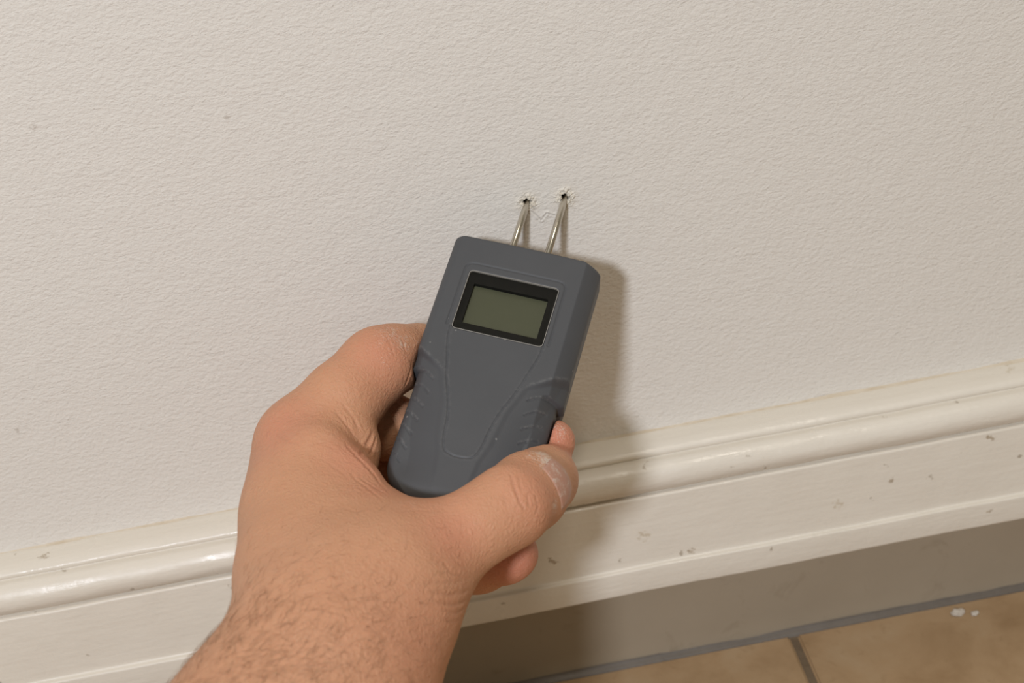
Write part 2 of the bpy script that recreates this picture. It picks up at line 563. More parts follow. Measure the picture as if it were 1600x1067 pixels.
plinth = extrude_profile('trim_1', [(-0.2, -160.0), (-0.2, -FLOOR + 0.1)], -1500, 1500, 20, M_PLINTH)
tag(plinth, 'recessed strip of wall beneath the skirting board, its shade painted in', kind='structure')
floor_v, floor_f = box(-1500, 1500, -1800, 0.5, -FLOOR - 30, -FLOOR - 1.2)
floor = new_obj('floor', floor_v, floor_f, M_GROUT, smooth=False, z0=FLOOR)
tag(floor, 'beige tiled floor with dark grout joints', kind='structure')
TX = 77.6
TS, TG = 298.0, 3.4
tv, tf = box(0, TS, -TS, 0, -7.0, 0, 0.9)
tile_mesh = None
for i in range(-5, 5):
    for j in range(6):
        if tile_mesh is None:
            t = new_obj('tile', tv, tf, M_TILE, parent=floor, smooth=False)
            tile_mesh = t.data
        else:
            t = bpy.data.objects.new('tile', tile_mesh)
            COL.objects.link(t)
            t.parent = floor
        t.location = ((TX + TG / 2 + i * (TS + TG)) * MM, (-3.0 - j * (TS + TG)) * MM, 0.0)
seal = extrude_profile('sealant_bead', [(-0.25, -FLOOR + 1.6), (-0.7, -FLOOR + 0.7), (-1.8, -FLOOR + 0.1), (-2.8, -FLOOR - 0.5), (-3.4, -FLOOR - 1.6)], -1500, 1500, 3, M_SEAL, wob=0.8, seed=41)
seal.parent = floor
tag(seal, 'grey sealant line where the floor meets the strip')


def crumb(x, y, s, seed, label):
    bm = bmesh.new()
    bmesh.ops.create_icosphere(bm, subdivisions=2, radius=1)
    r = random.Random(seed)
    for v in bm.verts:
        k = 0.7 + 0.55 * r.random()
        v.co = Vector((v.co.x * s * k * 1.25, v.co.y * s * k, max(-0.55, v.co.z) * s * k * 0.7))
    lo = min(v.co.z for v in bm.verts)
    vs = [(v.co.x + x, v.co.y + y, v.co.z - lo) for v in bm.verts]
    bm.verts.index_update()
    fs = [[v.index for v in f.verts] for f in bm.faces]
    bm.free()
    o = new_obj('plaster_crumb', vs, fs, M_CRUMB, smooth=False)
    tag(o, label, 'crumb', 'plaster crumbs on the floor')


crumb(146.0, -10.0, 2.1, 3, 'larger white plaster crumb lying on the floor tile by the wall')
crumb(152.5, -12.0, 1.4, 4, 'small white plaster crumb just right of the larger crumb')

# ---------------------------------------------------------------- moisture meter
MR = [[0.902708, 0.427268, 0.050597], [-0.351861, 0.80079, -0.484695], [-0.247612, 0.419735, 0.873219]]
MT = [-11.633, -29.377, -2.15]
meter = bpy.data.objects.new('moisture_meter', None)
COL.objects.link(meter)
meter.empty_display_size = 0.02
meter.matrix_world = Matrix((
    (MR[0][0], MR[0][1], MR[0][2], MT[0] * MM),
    (MR[1][0], MR[1][1], MR[1][2], MT[1] * MM),
    (MR[2][0], MR[2][1], MR[2][2], (MT[2] + FLOOR) * MM),
    (0, 0, 0, 1)))
tag(meter, 'dark grey handheld moisture meter with blank screen, its two pins stuck in wall', 'moisture meter')

YTOP, YBOT = 0.6, -98.6
XC = 1.3             # the casing runs a little wider on its right side
WB, HB, YB = 30.6, 23.3, -24.3


def sstep(a, b, x):
    t = np.clip((x - a) / (b - a), 0, 1)
    return t * t * (3 - 2 * t)


def half_width(y):
    y = np.asarray(y, float)
    w = 25.2 - 2.2 * sstep(-50.9, -52.0, y) + 0.1 * sstep(-60, -75, y)
    rt = 1.8
    d = np.clip(rt - (YTOP - y), 0, rt)
    w = w - (rt - np.sqrt(np.maximum(rt * rt - d * d, 0)))
    rb = 15.0
    d = np.clip(rb - (y - YBOT), 0, rb)
    w = w - (rb - np.sqrt(np.maximum(rb * rb - d * d, 0))) * 0.95
    return w


def seg_dist(X, Y, pts):
    D = np.full(X.shape, 1e9)
    for (ax, ay), (bx_, by) in zip(pts[:-1], pts[1:]):
        t = np.clip(((X - ax) * (bx_ - ax) + (Y - ay) * (by - ay)) / ((bx_ - ax) ** 2 + (by - ay) ** 2), 0, 1)
        D = np.minimum(D, np.hypot(X - ax - t * (bx_ - ax), Y - ay - t * (by - ay)))
    return D


def smooth_poly(pts, n=2):
    pts = [np.array(p, float) for p in pts]
    for _ in range(n):
        q = [pts[0]]
        for a, b in zip(pts[:-1], pts[1:]):
            q += [0.75 * a + 0.25 * b, 0.25 * a + 0.75 * b]
        q.append(pts[-1])
        pts = q
    return [tuple(p) for p in pts]


half = [(-15.6, -35.0), (-15.2, -40.0), (-13.2, -47.5), (-11.6, -54.0), (-8.4, -62.5), (-6.9, -69.0), (-6.4, -75.0), (-5.2, -79.6), (-2.5, -80.8), (0.0, -81.0)]
TONGUE = smooth_poly(half + [(-x, y) for x, y in half[-2::-1]])


def rrect(w, h, cy, r, n=6):
    out = []
    for sx, sy, a0 in ((1, 1, 0), (-1, 1, 90), (-1, -1, 180), (1, -1, 270)):
        for k in range(n + 1):
            a = math.radians(a0 + 90 * k / n)
            out.append((sx * (w / 2 - r) + r * math.cos(a), cy + sy * (h / 2 - r) + r * math.sin(a)))
    return out


def front_height(X, Y):
    hw = half_width(Y)
    ax = np.abs(X)
    Z = -0.0009 * X * X
    right = X > XC
    wch = np.where(right, 5.0, 2.6)
    dx = np.clip(1 - (hw - np.abs(X - XC)) / wch, 0, 1)
    Z = Z - np.where(right, 5.8, 3.0) * (np.where(right, 0.55, 0.25) * dx + np.where(right, 0.45, 0.75) * (1 - np.sqrt(np.maximum(1 - 0.97 * dx ** 2, 0))))
    dt = np.clip(1 - (YTOP - Y) / 1.1, 0, 1)
    Z = Z - 1.1 * (1 - np.sqrt(np.maximum(1 - 0.9 * dt ** 2, 0)))
    db = np.clip(1 - (Y - YBOT) / 7.0, 0, 1)
    Z = Z - 5.0 * (1 - np.sqrt(np.maximum(1 - 0.9 * db ** 2, 0)))
    # finger scoops either side, below a swept edge
    edge_y = np.interp(ax, [8.0, 9.5, 11.4, 15.9, 21.9, 26.0], [-63.0, -57.6, -52.9, -49.6, -45.6, -43.0])
    tx = np.interp(Y, [-90.0, -81.0, -75.0, -62.5, -54.0, -47.5, -40.0], [4.0, 5.0, 7.0, 9.0, 12.0, 13.5, 15.4])
    into = np.clip((edge_y - Y) / 2.2, 0, 1)
    into = into * into * (3 - 2 * into)
    out = np.clip((ax - tx - 0.6) / 10.0, 0, 1)
    fade = sstep(-97, -84, Y)
    Z = Z - into * fade * (0.32 * sstep(0, 0.2, out) + 2.9 * out ** 1.4)
    # thin groove round the raised tongue panel
    d = seg_dist(X, Y, TONGUE)
    Z = Z - 0.30 * np.exp(-(d / 0.24) ** 2) + 0.05 * np.exp(-((d - 0.6) / 0.3) ** 2)
    # groove round the screen
    fr = rrect(WB + 3.6, HB + 4.2, YB + 0.6, 2.6)
    fr = [p for p in fr if p[1] > -35.0]
    top = sorted(fr, key=lambda p: math.atan2(p[0], p[1] - YB))
    d = seg_dist(X, Y, [(-16.6, -34.6)] + [p for p in top] + [(16.6, -34.6)])
    Z = Z - 0.34 * np.exp(-(d / 0.28) ** 2)
    # grip notches
    wear = np.zeros_like(X)
    for s in (-1, 1):
        for k in range(7):
            y0 = -52.0 - 5.0 * k
            xo, xi = s * 22.0, s * (15.6 + 0.35 * k)
            ln = [(xo, y0), (0.5 * (xo + xi), y0 - 1.3), (xi, y0 - 3.6)]
            d = seg_dist(X, Y, ln)
            Z = Z - 0.36 * np.exp(-(d / 0.27) ** 2)
            d2 = seg_dist(X, Y - 0.6, ln)
            Z = Z + 0.16 * np.exp(-(d2 / 0.35) ** 2)
            wear = np.maximum(wear, 0.36 * np.exp(-(d2 / 0.4) ** 2))
    dtt = seg_dist(X, Y, TONGUE)
    wear = np.maximum(wear, 0.12 * np.exp(-((dtt - 0.5) / 0.5) ** 2))
    wear = np.maximum(wear, 0.28 * np.exp(-(np.abs(Y - edge_y) / 0.6) ** 2) * (ax > 10))
    # screen recess
    qx, qy = np.abs(X) - (WB / 2 - 1.4), np.abs(Y - YB) - (HB / 2 - 1.4)
    d = np.hypot(np.maximum(qx, 0), np.maximum(qy, 0)) + np.minimum(np.maximum(qx, qy), 0) - 1.4
    Z = np.where(d < 0, -3.2, Z)
    return Z, wear


def build_front():
    ny = 400
    yy = np.linspace(0, 1, ny)
    e = 0.04
    ys = YTOP + (YBOT - YTOP) * yy
    ys = np.sort(np.concatenate([ys, YTOP - np.array([0.03, 0.08, 0.15, 0.35]), YBOT + np.array([0.02, 0.06, 0.12, 0.2])]))[::-1]
    nx = 196
    u = np.linspace(-1, 1, nx)
    u = np.sign(u) * np.abs(u) ** 0.93
    hw = half_width(ys)
    X = hw[:, None] * u[None] + XC
    Y = np.repeat(ys[:, None], nx, 1)
    Z, wear = front_height(X, Y)
    V = np.stack([X, Y, Z], -1)
    ny = len(ys)
    faces = grid_faces(ny, nx, flip=True).tolist()
    verts = V.reshape(-1, 3).tolist()
    idx = np.arange(ny * nx).reshape(ny, nx)
    loop = list(idx[0, :]) + list(idx[1:, -1]) + list(idx[-1, -2::-1]) + list(idx[-2:0:-1, 0])
    prev = loop
    wr = wear.ravel().tolist()
    for z in (-8.0, -14.4, -14.8):
        cur = []
        for b in loop:
            x, y, _ = verts[b]
            k = 0.0 if z > -14.6 else 0.35
            cur.append(len(verts))
            verts.append([XC + (x - XC) * (1 - k / 24), y - k * (1 if y > -10 else -1 if y < -90 else 0), min(z, verts[b][2] - 0.2)])
            wr.append(0.0)
        for i in range(len(loop)):
            j = (i + 1) % len(loop)
            faces.append([prev[i], prev[j], cur[j], cur[i]])
        prev = cur
    o = new_obj('front_shell', verts, faces, M_RUBBER, parent=meter)
    at = o.data.attributes.new('wear', 'FLOAT', 'POINT')
    at.data.foreach_set('value', np.array(wr, np.float32))
    return o


front = build_front()
tag(front, 'dark grey rubbery front shell with finger scoops')


def build_back():
    ys = np.concatenate([YTOP - 0.3 - np.array([0, .1, .3, .7, 1.2, 2, 3, 4]), np.linspace(YTOP - 6, -83, 60), np.linspace(-83.5, YBOT + .35, 40)])
    hw = half_width(ys) - 0.35 - 0.3 * sstep(-51, -53, ys)
    hw = np.maximum(hw, 3.0)
    right = [(w, y) for w, y in zip(hw, ys)]
    loop = right + [(-w, y) for w, y in right[::-1]]
    n = len(loop)
    verts, faces = [], []
    c = np.array([0, -49.0])
    for z, k in ((-14.3, 0.0), (-17.5, 0.05), (-19.6, 0.35), (-21.0, 1.2), (-21.8, 2.6), (-22.2, 5.0)):
        for x, y in loop:
            sx = (abs(x) - k) / max(abs(x), 1e-6)
            sy = 1 - k / 49.0
            verts.append((XC + x * max(sx, 0.2), c[1] + (y - c[1]) * sy, z))
    for r in range(5):
        for i in range(n):
            j = (i + 1) % n
            faces.append([r * n + i, r * n + j, (r + 1) * n + j, (r + 1) * n + i])
    m = n // 2
    for i in range(m - 1):
        a, b = 5 * n + i, 5 * n + i + 1
        faces.append([a, b, 5 * n + n - 2 - i, 5 * n + n - 1 - i])
    o = new_obj('back_shell', verts, faces, M_BACK, parent=meter)
    return tag(o, 'slightly inset rear half of the casing')


build_back()


def frame_plate(name, outer, inner, z0, z1, material, parent):
    n = len(outer)
    verts = [(x, y, z1) for x, y in outer] + [(x, y, z1) for x, y in inner] + [(x, y, z0) for x, y in inner] + [(x, y, z0) for x, y in outer]
    faces = []
    for i in range(n):
        j = (i + 1) % n
        faces += [[i, j, n + j, n + i], [n + i, n + j, 2 * n + j, 2 * n + i], [2 * n + i, 2 * n + j, 3 * n + j, 3 * n + i], [3 * n + i, 3 * n + j, j, i]]
    return new_obj(name, verts, faces, material, parent=parent, smooth=False)


def plate(name, loop, z0, z1, material, parent):
    n = len(loop)
    verts = [(x, y, z1) for x, y in loop] + [(x, y, z0) for x, y in loop]
    faces = [list(range(n)), list(range(2 * n - 1, n - 1, -1))]
    faces += [[i, n + i, n + (i + 1) % n, (i + 1) % n] for i in range(n)]
    return new_obj(name, verts, faces, material, parent=parent, smooth=False)


scr = frame_plate('screen_border', rrect(WB - 0.3, HB - 0.3, YB, 1.3), rrect(25.2, 15.6, -25.0, 0.3), -2.6, -1.0, M_BLACK, meter)
tag(scr, 'black border of the screen')
lcd = plate('display', rrect(26.6, 17.2, -25.0, 0.3), -2.75, -2.45, M_LCD, scr)
tag(lcd, 'blank olive green liquid crystal display')
gls = plate('screen_glass', rrect(WB - 0.5, HB - 0.5, YB, 1.2), -0.75, -0.5, M_GLASS, scr)
tag(gls, 'clear screen cover')
trm = frame_plate('screen_edge', rrect(WB, HB, YB, 1.4), rrect(WB - 0.4, HB - 0.4, YB, 1.2), -2.6, -0.2, M_TRIM, scr)
tag(trm, 'thin pale rim round the screen')


def build_pin(x, length):
    prof = [(0.0, -6.0), (1.2, -6.0), (1.2, length - 7.0), (1.15, length - 6.2), (0.75, length - 2.8), (0.42, length - 0.4), (0.0, length)]
    n = 20
    verts, faces = [], []
    for r, y in prof:
        for k in range(n):
            a = 2 * math.pi * k / n
            verts.append((x + r * math.cos(a), y, -12.0 + r * math.sin(a)))
    for i in range(len(prof) - 1):
        for k in range(n):
            j = (k + 1) % n
            faces.append([i * n + k, (i + 1) * n + k, (i + 1) * n + j, i * n + j])
    o = new_obj('pin', verts, faces, M_STEEL, parent=meter)
    return tag(o, 'steel measuring pin with pointed tip')


build_pin(-6.168, 29.91)
build_pin(6.168, 34.73)

# ---------------------------------------------------------------- the hand, grown as one smooth surface
# chains of (x, y, z, radius) in millimetres, room axes, heights measured from the pin holes
HAND = [{'k': 13, 'join': 1, 'chains': [[(-92.96, -74.83, -33.85, 13.5), (-96.2, -99.96, -41.61, 16.0), (-95.88, -127.49, -45.22, 18.5), (-92.64, -151.6, -46.62, 21.5)],
    [(-96.26, -73.03, -33.05, 8.4), (-94.59, -87.93, -40.67, 10.0)],
    [(-95.46, -59.41, -43.42, 13.0), (-96.05, -82.01, -54.56, 17.0), (-93.61, -110.28, -59.23, 19.5), (-90.5, -137.87, -58.67, 21.0)],
    [(-92.68, -46.63, -59.06, 12.0), (-91.48, -71.16, -71.37, 16.0), (-89.05, -102.02, -74.54, 18.0)],
    [(-87.22, -40.57, -78.07, 11.0), (-83.66, -64.47, -89.1, 14.0), (-83.57, -96.95, -85.26, 16.0)],
    [(-83.4, -125.64, -44.88, 17.0), (-75.82, -143.28, -44.7, 19.0), (-82.93, -154.26, -50.33, 21.5)],
    [(-67.79, -129.78, -46.63, 16.5), (-73.47, -144.52, -46.63, 18.0)],
    [(-92.64, -151.6, -46.62, 21.5), (-95.94, -164.12, -52.56, 24.5), (-109.73, -180.0, -61.28, 30.0), (-129.32, -201.6, -70.43, 33.0), (-152.27, -224.67, -82.41, 36.0)],
    [(-85.74, -152.33, -51.26, 21.5), (-92.82, -164.8, -57.47, 24.0), (-103.18, -181.58, -67.43, 28.0), (-118.73, -201.73, -75.69, 33.0), (-139.35, -224.52, -88.99, 36.0)]]},
{'k': 6, 'join': 9, 'chains': [[(-87.3, -90.29, -28.08, 9.0), (-78.92, -102.08, -33.72, 7.2), (-70.83, -113.89, -39.42, 5.8), (-64.44, -120.51, -42.28, 5.6), (-57.36, -124.22, -44.06, 7.0)],
    [(-90.07, -107.3, -37.76, 12.0), (-74.41, -124.92, -42.81, 13.0)]]},
{'k': 5, 'join': 8, 'chains': [[(-81.92, -150.55, -47.82, 18.0), (-65.84, -137.09, -43.09, 14.5), (-55.75, -132.03, -41.41, 12.2), (-43.5, -126.81, -39.28, 11.0), (-33.74, -121.24, -38.77, 11.5), (-27.1, -110.03, -42.77, 11.4), (-21.79, -97.38, -48.41, 10.3), (-19.59, -90.44, -52.2, 9.4)]]},
{'k': 3, 'join': 7, 'chains': [[(-92.96, -74.83, -33.85, 13.2), (-79.63, -65.4, -26.34, 12.9), (-66.97, -54.32, -22.03, 12.1), (-61.86, -48.75, -23.93, 11.0), (-51.82, -39.91, -29.72, 9.6), (-39.78, -34.96, -40.07, 8.6), (-29.95, -37.33, -47.29, 8.0)],
    [(-65.35, -51.34, -18.72, 7.8), (-53.09, -40.38, -26.66, 8.4)]]},
{'k': 4, 'join': 3, 'chains': [[(-85.58, -80.52, -31.04, 10.5), (-79.83, -77.54, -31.35, 9.0), (-78.03, -80.98, -35.14, 7.6), (-78.42, -86.7, -39.07, 6.8)]]},
{'k': 4, 'join': 4, 'chains': [[(-94.21, -57.36, -43.76, 12.5), (-76.73, -49.15, -43.96, 11.0), (-67.17, -50.99, -48.28, 10.5), (-48.6, -47.24, -60.12, 9.5), (-29.69, -57.74, -58.56, 9.0), (-17.86, -72.72, -51.4, 8.0), (-15.38, -79.55, -46.99, 7.4)]]},
{'k': 4, 'join': 4, 'chains': [[(-91.42, -48.19, -63.64, 11.5), (-74.78, -42.11, -71.61, 10.5), (-60.31, -46.29, -77.53, 10.0), (-43.68, -59.78, -77.36, 9.5), (-31.05, -73.22, -69.47, 8.5), (-24.82, -81.21, -62.71, 7.8)]]},
{'k': 4, 'join': 5, 'chains': [[(-84.58, -49.87, -85.92, 11.0), (-68.6, -66.25, -90.81, 10.0), (-58.6, -82.53, -88.06, 9.5), (-45.53, -93.84, -78.44, 9.0), (-37.14, -101.72, -71.31, 8.4), (-34.54, -104.97, -68.69, 7.8)]]}]
CREASES = [([(-32.12, -122.25, -26.14), (-31.88, -127.38, -27.69), (-31.14, -131.15, -30.92), (-29.82, -132.43, -33.76)], 0.432, 0.31),
    ([(-30.08, -123.43, -26.72), (-29.98, -128.65, -29.06)], 0.36, 0.186),
    ([(-26.24, -128.23, -31.14), (-25.95, -130.17, -33.98), (-27.49, -132.13, -36.37)], 0.396, 0.248),
    ([(-28.51, -128.42, -29.57), (-28.73, -131.7, -33.39)], 0.36, 0.186),
    ([(-35.52, -129.08, -27.94), (-34.96, -132.24, -30.4)], 0.36, 0.124),
    ([(-60.6, -157.8, -32.28), (-55.25, -154.27, -36.59), (-48.46, -145.3, -43.46)], 0.504, 0.124),
    ([(-60.71, -159.69, -34.12), (-54.97, -155.71, -39.61), (-49.24, -145.9, -46.99)], 0.576, 0.22319999999999998),
    ([(-60.16, -161.01, -36.57), (-54.98, -156.78, -42.4), (-50.86, -148.55, -48.45)], 0.576, 0.248),
    ([(-58.57, -161.02, -39.89), (-54.56, -156.62, -45.63), (-52.16, -151.18, -49.04)], 0.504, 0.186),
    ([(-58.71, -162.26, -42.26), (-55.19, -157.75, -47.78), (-53.67, -154.4, -49.53)], 0.504, 0.124),
    ([(-80.06, -93.36, -21.98), (-75.7, -101.13, -25.14), (-71.29, -107.16, -29.12), (-67.23, -119.12, -28.06)], 0.576, 0.31),
    ([(-78.91, -108.13, -25.07), (-74.34, -114.81, -26.64), (-69.04, -125.81, -25.22)], 0.504, 0.248),
    ([(-76.31, -109.68, -26.24), (-72.89, -113.44, -27.47), (-68.48, -119.56, -27.46)], 0.432, 0.248),
    ([(-86.82, -101.93, -22.08), (-79.89, -109.43, -24.89), (-74.75, -118.64, -25.73)], 0.432, 0.1364),
    ([(-81.73, -80.01, -19.69), (-78.49, -84.43, -22.86), (-76.3, -87.58, -27.54)], 0.576, 0.279),
    ([(-78.9, -77.38, -19.09), (-75.95, -81.61, -22.83), (-74.81, -85.01, -26.66)], 0.504, 0.248),
    ([(-75.3, -99.77, -25.43), (-73.12, -86.5, -30.17), (-70.6, -81.35, -29.01)], 0.576, 0.496),
    ([(-74.21, -105.11, -26.56), (-72.51, -87.79, -33.09), (-70.12, -82.0, -30.63)], 0.504, 0.372),
    ([(-54.78, -58.04, -19.56), (-56.7, -61.95, -22.93), (-59.12, -63.58, -26.56)], 0.504, 0.372),
    ([(-52.05, -51.9, -18.8), (-54.05, -53.42, -24.86)], 0.432, 0.248),
    ([(-62.27, -54.32, -9.93), (-60.77, -60.04, -12.29), (-60.15, -63.29, -15.83)], 0.324, 0.1364),
    ([(-58.25, -51.15, -12.07), (-56.83, -57.3, -14.7), (-56.4, -59.79, -17.22)], 0.324, 0.1364),
    ([(-65.47, -56.89, -9.48), (-63.81, -62.2, -12.32)], 0.324, 0.11159999999999999),
    ([(-54.14, -46.55, -14.77), (-53.07, -52.58, -16.97)], 0.324, 0.1364),
    ([(-60.19, -51.47, -10.99), (-58.43, -57.53, -13.02)], 0.288, 0.093),
    ([(-55.72, -47.58, -13.62), (-54.5, -52.76, -15.35)], 0.288, 0.093),
    ([(-101.24, -83.33, -21.59), (-96.0, -92.99, -20.05), (-90.28, -97.97, -20.42)], 0.432, 0.124),
    ([(-97.73, -79.61, -19.26), (-91.69, -87.23, -18.61), (-85.76, -87.7, -18.68)], 0.432, 0.124),
    ([(-92.2, -97.51, -20.29), (-86.31, -96.82, -20.2), (-81.88, -98.86, -22.2)], 0.432, 0.1364),
    ([(-93.45, -78.4, -18.1), (-87.67, -83.12, -18.8), (-82.74, -80.6, -19.58)], 0.36, 0.0992),
    ([(-82.54, -126.43, -23.47), (-77.44, -132.56, -22.54), (-72.17, -130.37, -23.53)], 0.504, 0.155),
    ([(-66.02, -134.7, -23.66), (-60.65, -132.62, -25.51), (-53.64, -133.47, -27.44)], 0.432, 0.124),
    ([(-53.69, -146.02, -31.78), (-51.72, -147.37, -35.77), (-48.56, -145.15, -40.54)], 0.504, 0.124),
    ([(-55.86, -149.89, -31.7), (-53.91, -151.16, -35.72), (-49.93, -147.53, -41.81)], 0.504, 0.155),
    ([(-95.46, -164.94, -22.53), (-86.97, -165.61, -22.98), (-79.04, -167.78, -26.03)], 0.648, 0.093),
    ([(-86.45, -176.56, -27.25), (-78.32, -174.32, -29.61), (-69.07, -172.41, -36.18)], 0.648, 0.093)]
BLOBS = [('red', -52.05, -140.9, -30.34, 11, 0.45),
    ('red', -25.22, -126.61, -30.91, 14, 0.35),
    ('red', -99.64, -82.73, -20.67, 14, 0.5),
    ('red', -63.51, -61.63, -11.99, 14, 0.5),
    ('red', -14.23, -84.51, -41.54, 10, 0.9),
    ('red', -36.0, -112.63, -67.54, 16, 0.8),
    ('red', -75.7, -101.13, -25.14, 11, 0.5),
    ('red', -71.14, -116.43, -27.42, 8, 0.4),
    ('red', -53.35, -130.37, -27.45, 14, 0.25),
    ('red', -64.84, -171.63, -42.39, 20, 0.25),
    ('dust', -19.7, -111.48, -32.57, 9, 1.0),
    ('dust', -20.88, -106.6, -32.27, 6, 1.0),
    ('dust', -20.54, -123.36, -40.1, 5, 0.85),
    ('dust', -23.66, -109.75, -30.48, 6, 0.8),
    ('dust', -16.76, -115.75, -38.08, 9, 0.85),
    ('dust', -12.66, -82.93, -40.94, 8, 0.75),
    ('dust', -57.68, -55.48, -13.14, 15, 0.75),
    ('dust', -62.24, -127.69, -26.15, 8, 0.6),
    ('dust', -61.84, -64.3, -15.6, 14, 0.55),
    ('dust', -30.97, -116.97, -27.0, 10, 0.4),
    ('dust', -27.58, -132.01, -35.74, 7, 0.5),
    ('hairy', -106.39, -172.41, -25.76, 20, 0.9),
    ('hairy', -106.84, -185.78, -28.32, 30, 1.0),
    ('hairy', -87.81, -186.52, -32.53, 28, 0.7),
    ('hairy', -94.17, -171.41, -24.15, 18, 0.45),
    ('hairy', -98.65, -150.94, -21.75, 20, 0.1),
    ('hairy', -69.14, -179.27, -43.69, 20, 0.2)]
VOX = 1.0


def smin(a, b, k):
    h = np.clip(0.5 + 0.5 * (b - a) / k, 0, 1)
    return b + (a - b) * h - k * h * (1 - h)


def cone_dist(P, a, b):
    A, B = np.array(a[:3], np.float32), np.array(b[:3], np.float32)
    ab = B - A
    t = np.clip(((P - A) @ ab) / max(float(ab @ ab), 1e-6), 0, 1)
    return np.sqrt(((P - A - t[..., None] * ab) ** 2).sum(-1)) - (a[3] + (b[3] - a[3]) * t)


def meter_dist(P):
    R = np.array(MR, np.float32)
    q = (P - np.array(MT, np.float32)) @ R
    y = q[..., 1]
    w = 25.7 - 2.0 * np.clip((-51 - y) / 2, 0, 1)
    dd = np.clip(13.0 - (y + 98.4), 0, 13.0)
    w = w - (13.0 - np.sqrt(169.0 - dd * dd)) * 0.75
    qx = np.abs(q[..., 0] - XC) - (w - 5)
    qy = np.abs(y + 49.0) - (50.2 - 5)
    qz = np.abs(q[..., 2] + 11.2) - (11.0 - 4)
    out = np.sqrt(np.maximum(qx, 0) ** 2 + np.maximum(qy, 0) ** 2 + np.maximum(qz, 0) ** 2)
    return out + np.minimum(np.maximum(np.maximum(qx, qy), qz), 0) - 4.6


def grow_hand():
    pts = np.array([p for g in HAND for ch in g['chains'] for p in ch])
    lo = (pts[:, :3] - pts[:, 3:]).min(0) - 6
    hi = (pts[:, :3] + pts[:, 3:]).max(0) + 6
    dims = np.ceil((hi - lo) / VOX).astype(int) + 1
    ax = [(lo[i] + VOX * np.arange(dims[i])).astype(np.float32) for i in range(3)]
    F = np.full(dims, 30.0, np.float32)

    def sub(plo, phi):
        return tuple(slice(max(0, int((plo[i] - lo[i]) / VOX)), min(dims[i], int((phi[i] - lo[i]) / VOX) + 2)) for i in range(3))

    for g in HAND:
        kk, kg = g['k'], g['join']
        gp = np.array([p for ch in g['chains'] for p in ch])
        m = kk + kg + 3
        gs = sub((gp[:, :3] - gp[:, 3:]).min(0) - m, (gp[:, :3] + gp[:, 3:]).max(0) + m)
        G = np.full([s.stop - s.start for s in gs], 30.0, np.float32)
        for ch in g['chains']:
            for a, b in zip(ch[:-1], ch[1:]):
                p4 = np.array([a, b])
                mm = kk + kg + 2
                s = sub((p4[:, :3] - p4[:, 3:]).min(0) - mm, (p4[:, :3] + p4[:, 3:]).max(0) + mm)
                s = tuple(slice(max(x.start, y.start), min(x.stop, y.stop)) for x, y in zip(s, gs))
                P = np.stack(np.meshgrid(*[ax[i][s[i]] for i in range(3)], indexing='ij'), -1)
                d = cone_dist(P, a, b)
                ls = tuple(slice(x.start - y.start, x.stop - y.start) for x, y in zip(s, gs))
                G[ls] = smin(G[ls], d, kk)
        F[gs] = smin(F[gs], G, kg)
    # skin gives way to the casing it presses against
    mt = np.array(MT)
    s = sub(mt - 130, mt + 60)
    P = np.stack(np.meshgrid(*[ax[i][s[i]] for i in range(3)], indexing='ij'), -1)
    D = meter_dist(P)
    for _ in range(3):
        for d in range(3):
            Fm = np.moveaxis(F, d, 0)
            Fm[1:-1] = 0.25 * Fm[:-2] + 0.5 * Fm[1:-1] + 0.25 * Fm[2:]
    F[s] = -smin(-F[s], D - 0.25, 1.0)
    return F, lo


def surface_nets(F, lo, h):
    S = F < 0
    c = np.zeros(np.array(F.shape) - 1, np.int8)
    for i in (0, 1):
        for j in (0, 1):
            for k in (0, 1):
                c += S[i:S.shape[0] - 1 + i, j:S.shape[1] - 1 + j, k:S.shape[2] - 1 + k]
    cells = np.argwhere((c > 0) & (c < 8))
    idx = np.full(c.shape, -1, np.int64)
    idx[tuple(cells.T)] = np.arange(len(cells))
    acc = np.zeros((len(cells), 3))
    cnt = np.zeros(len(cells))
    corners = [(i, j, k) for i in (0, 1) for j in (0, 1) for k in (0, 1)]
    for a in corners:
        for d in range(3):
            if a[d]:
                continue
            b = list(a)
            b[d] = 1
            fa = F[tuple((cells + a).T)]
            fb = F[tuple((cells + b).T)]
            m = (fa < 0) != (fb < 0)
            t = fa[m] / (fa[m] - fb[m])
            p = np.repeat(np.array(a, float)[None], m.sum(), 0)
            p[:, d] += t
            acc[m] += p
            cnt[m] += 1
    V = (cells + acc / cnt[:, None]) * h + lo
    faces = []
    for d in range(3):
        e1, e2 = [(1, 2), (2, 0), (0, 1)][d]
        sl0 = [slice(None)] * 3
        sl1 = [slice(None)] * 3
        sl0[d], sl1[d] = slice(0, -1), slice(1, None)
        A, B = S[tuple(sl0)], S[tuple(sl1)]
        ed = np.argwhere(A != B)
        inside = A[tuple(ed.T)]
        ok = (ed[:, e1] > 0) & (ed[:, e2] > 0) & (ed[:, e1] < F.shape[e1] - 1) & (ed[:, e2] < F.shape[e2] - 1)
        ed, inside = ed[ok], inside[ok]
        o1 = np.zeros(3, int)
        o1[e1] = 1
        o2 = np.zeros(3, int)
        o2[e2] = 1
        q = np.stack([idx[tuple((ed - x).T)] for x in (o1 + o2, o2, 0 * o1, o1)], 1)
        q[~inside] = q[~inside][:, ::-1]
        faces.append(q)
    return V, np.concatenate(faces)


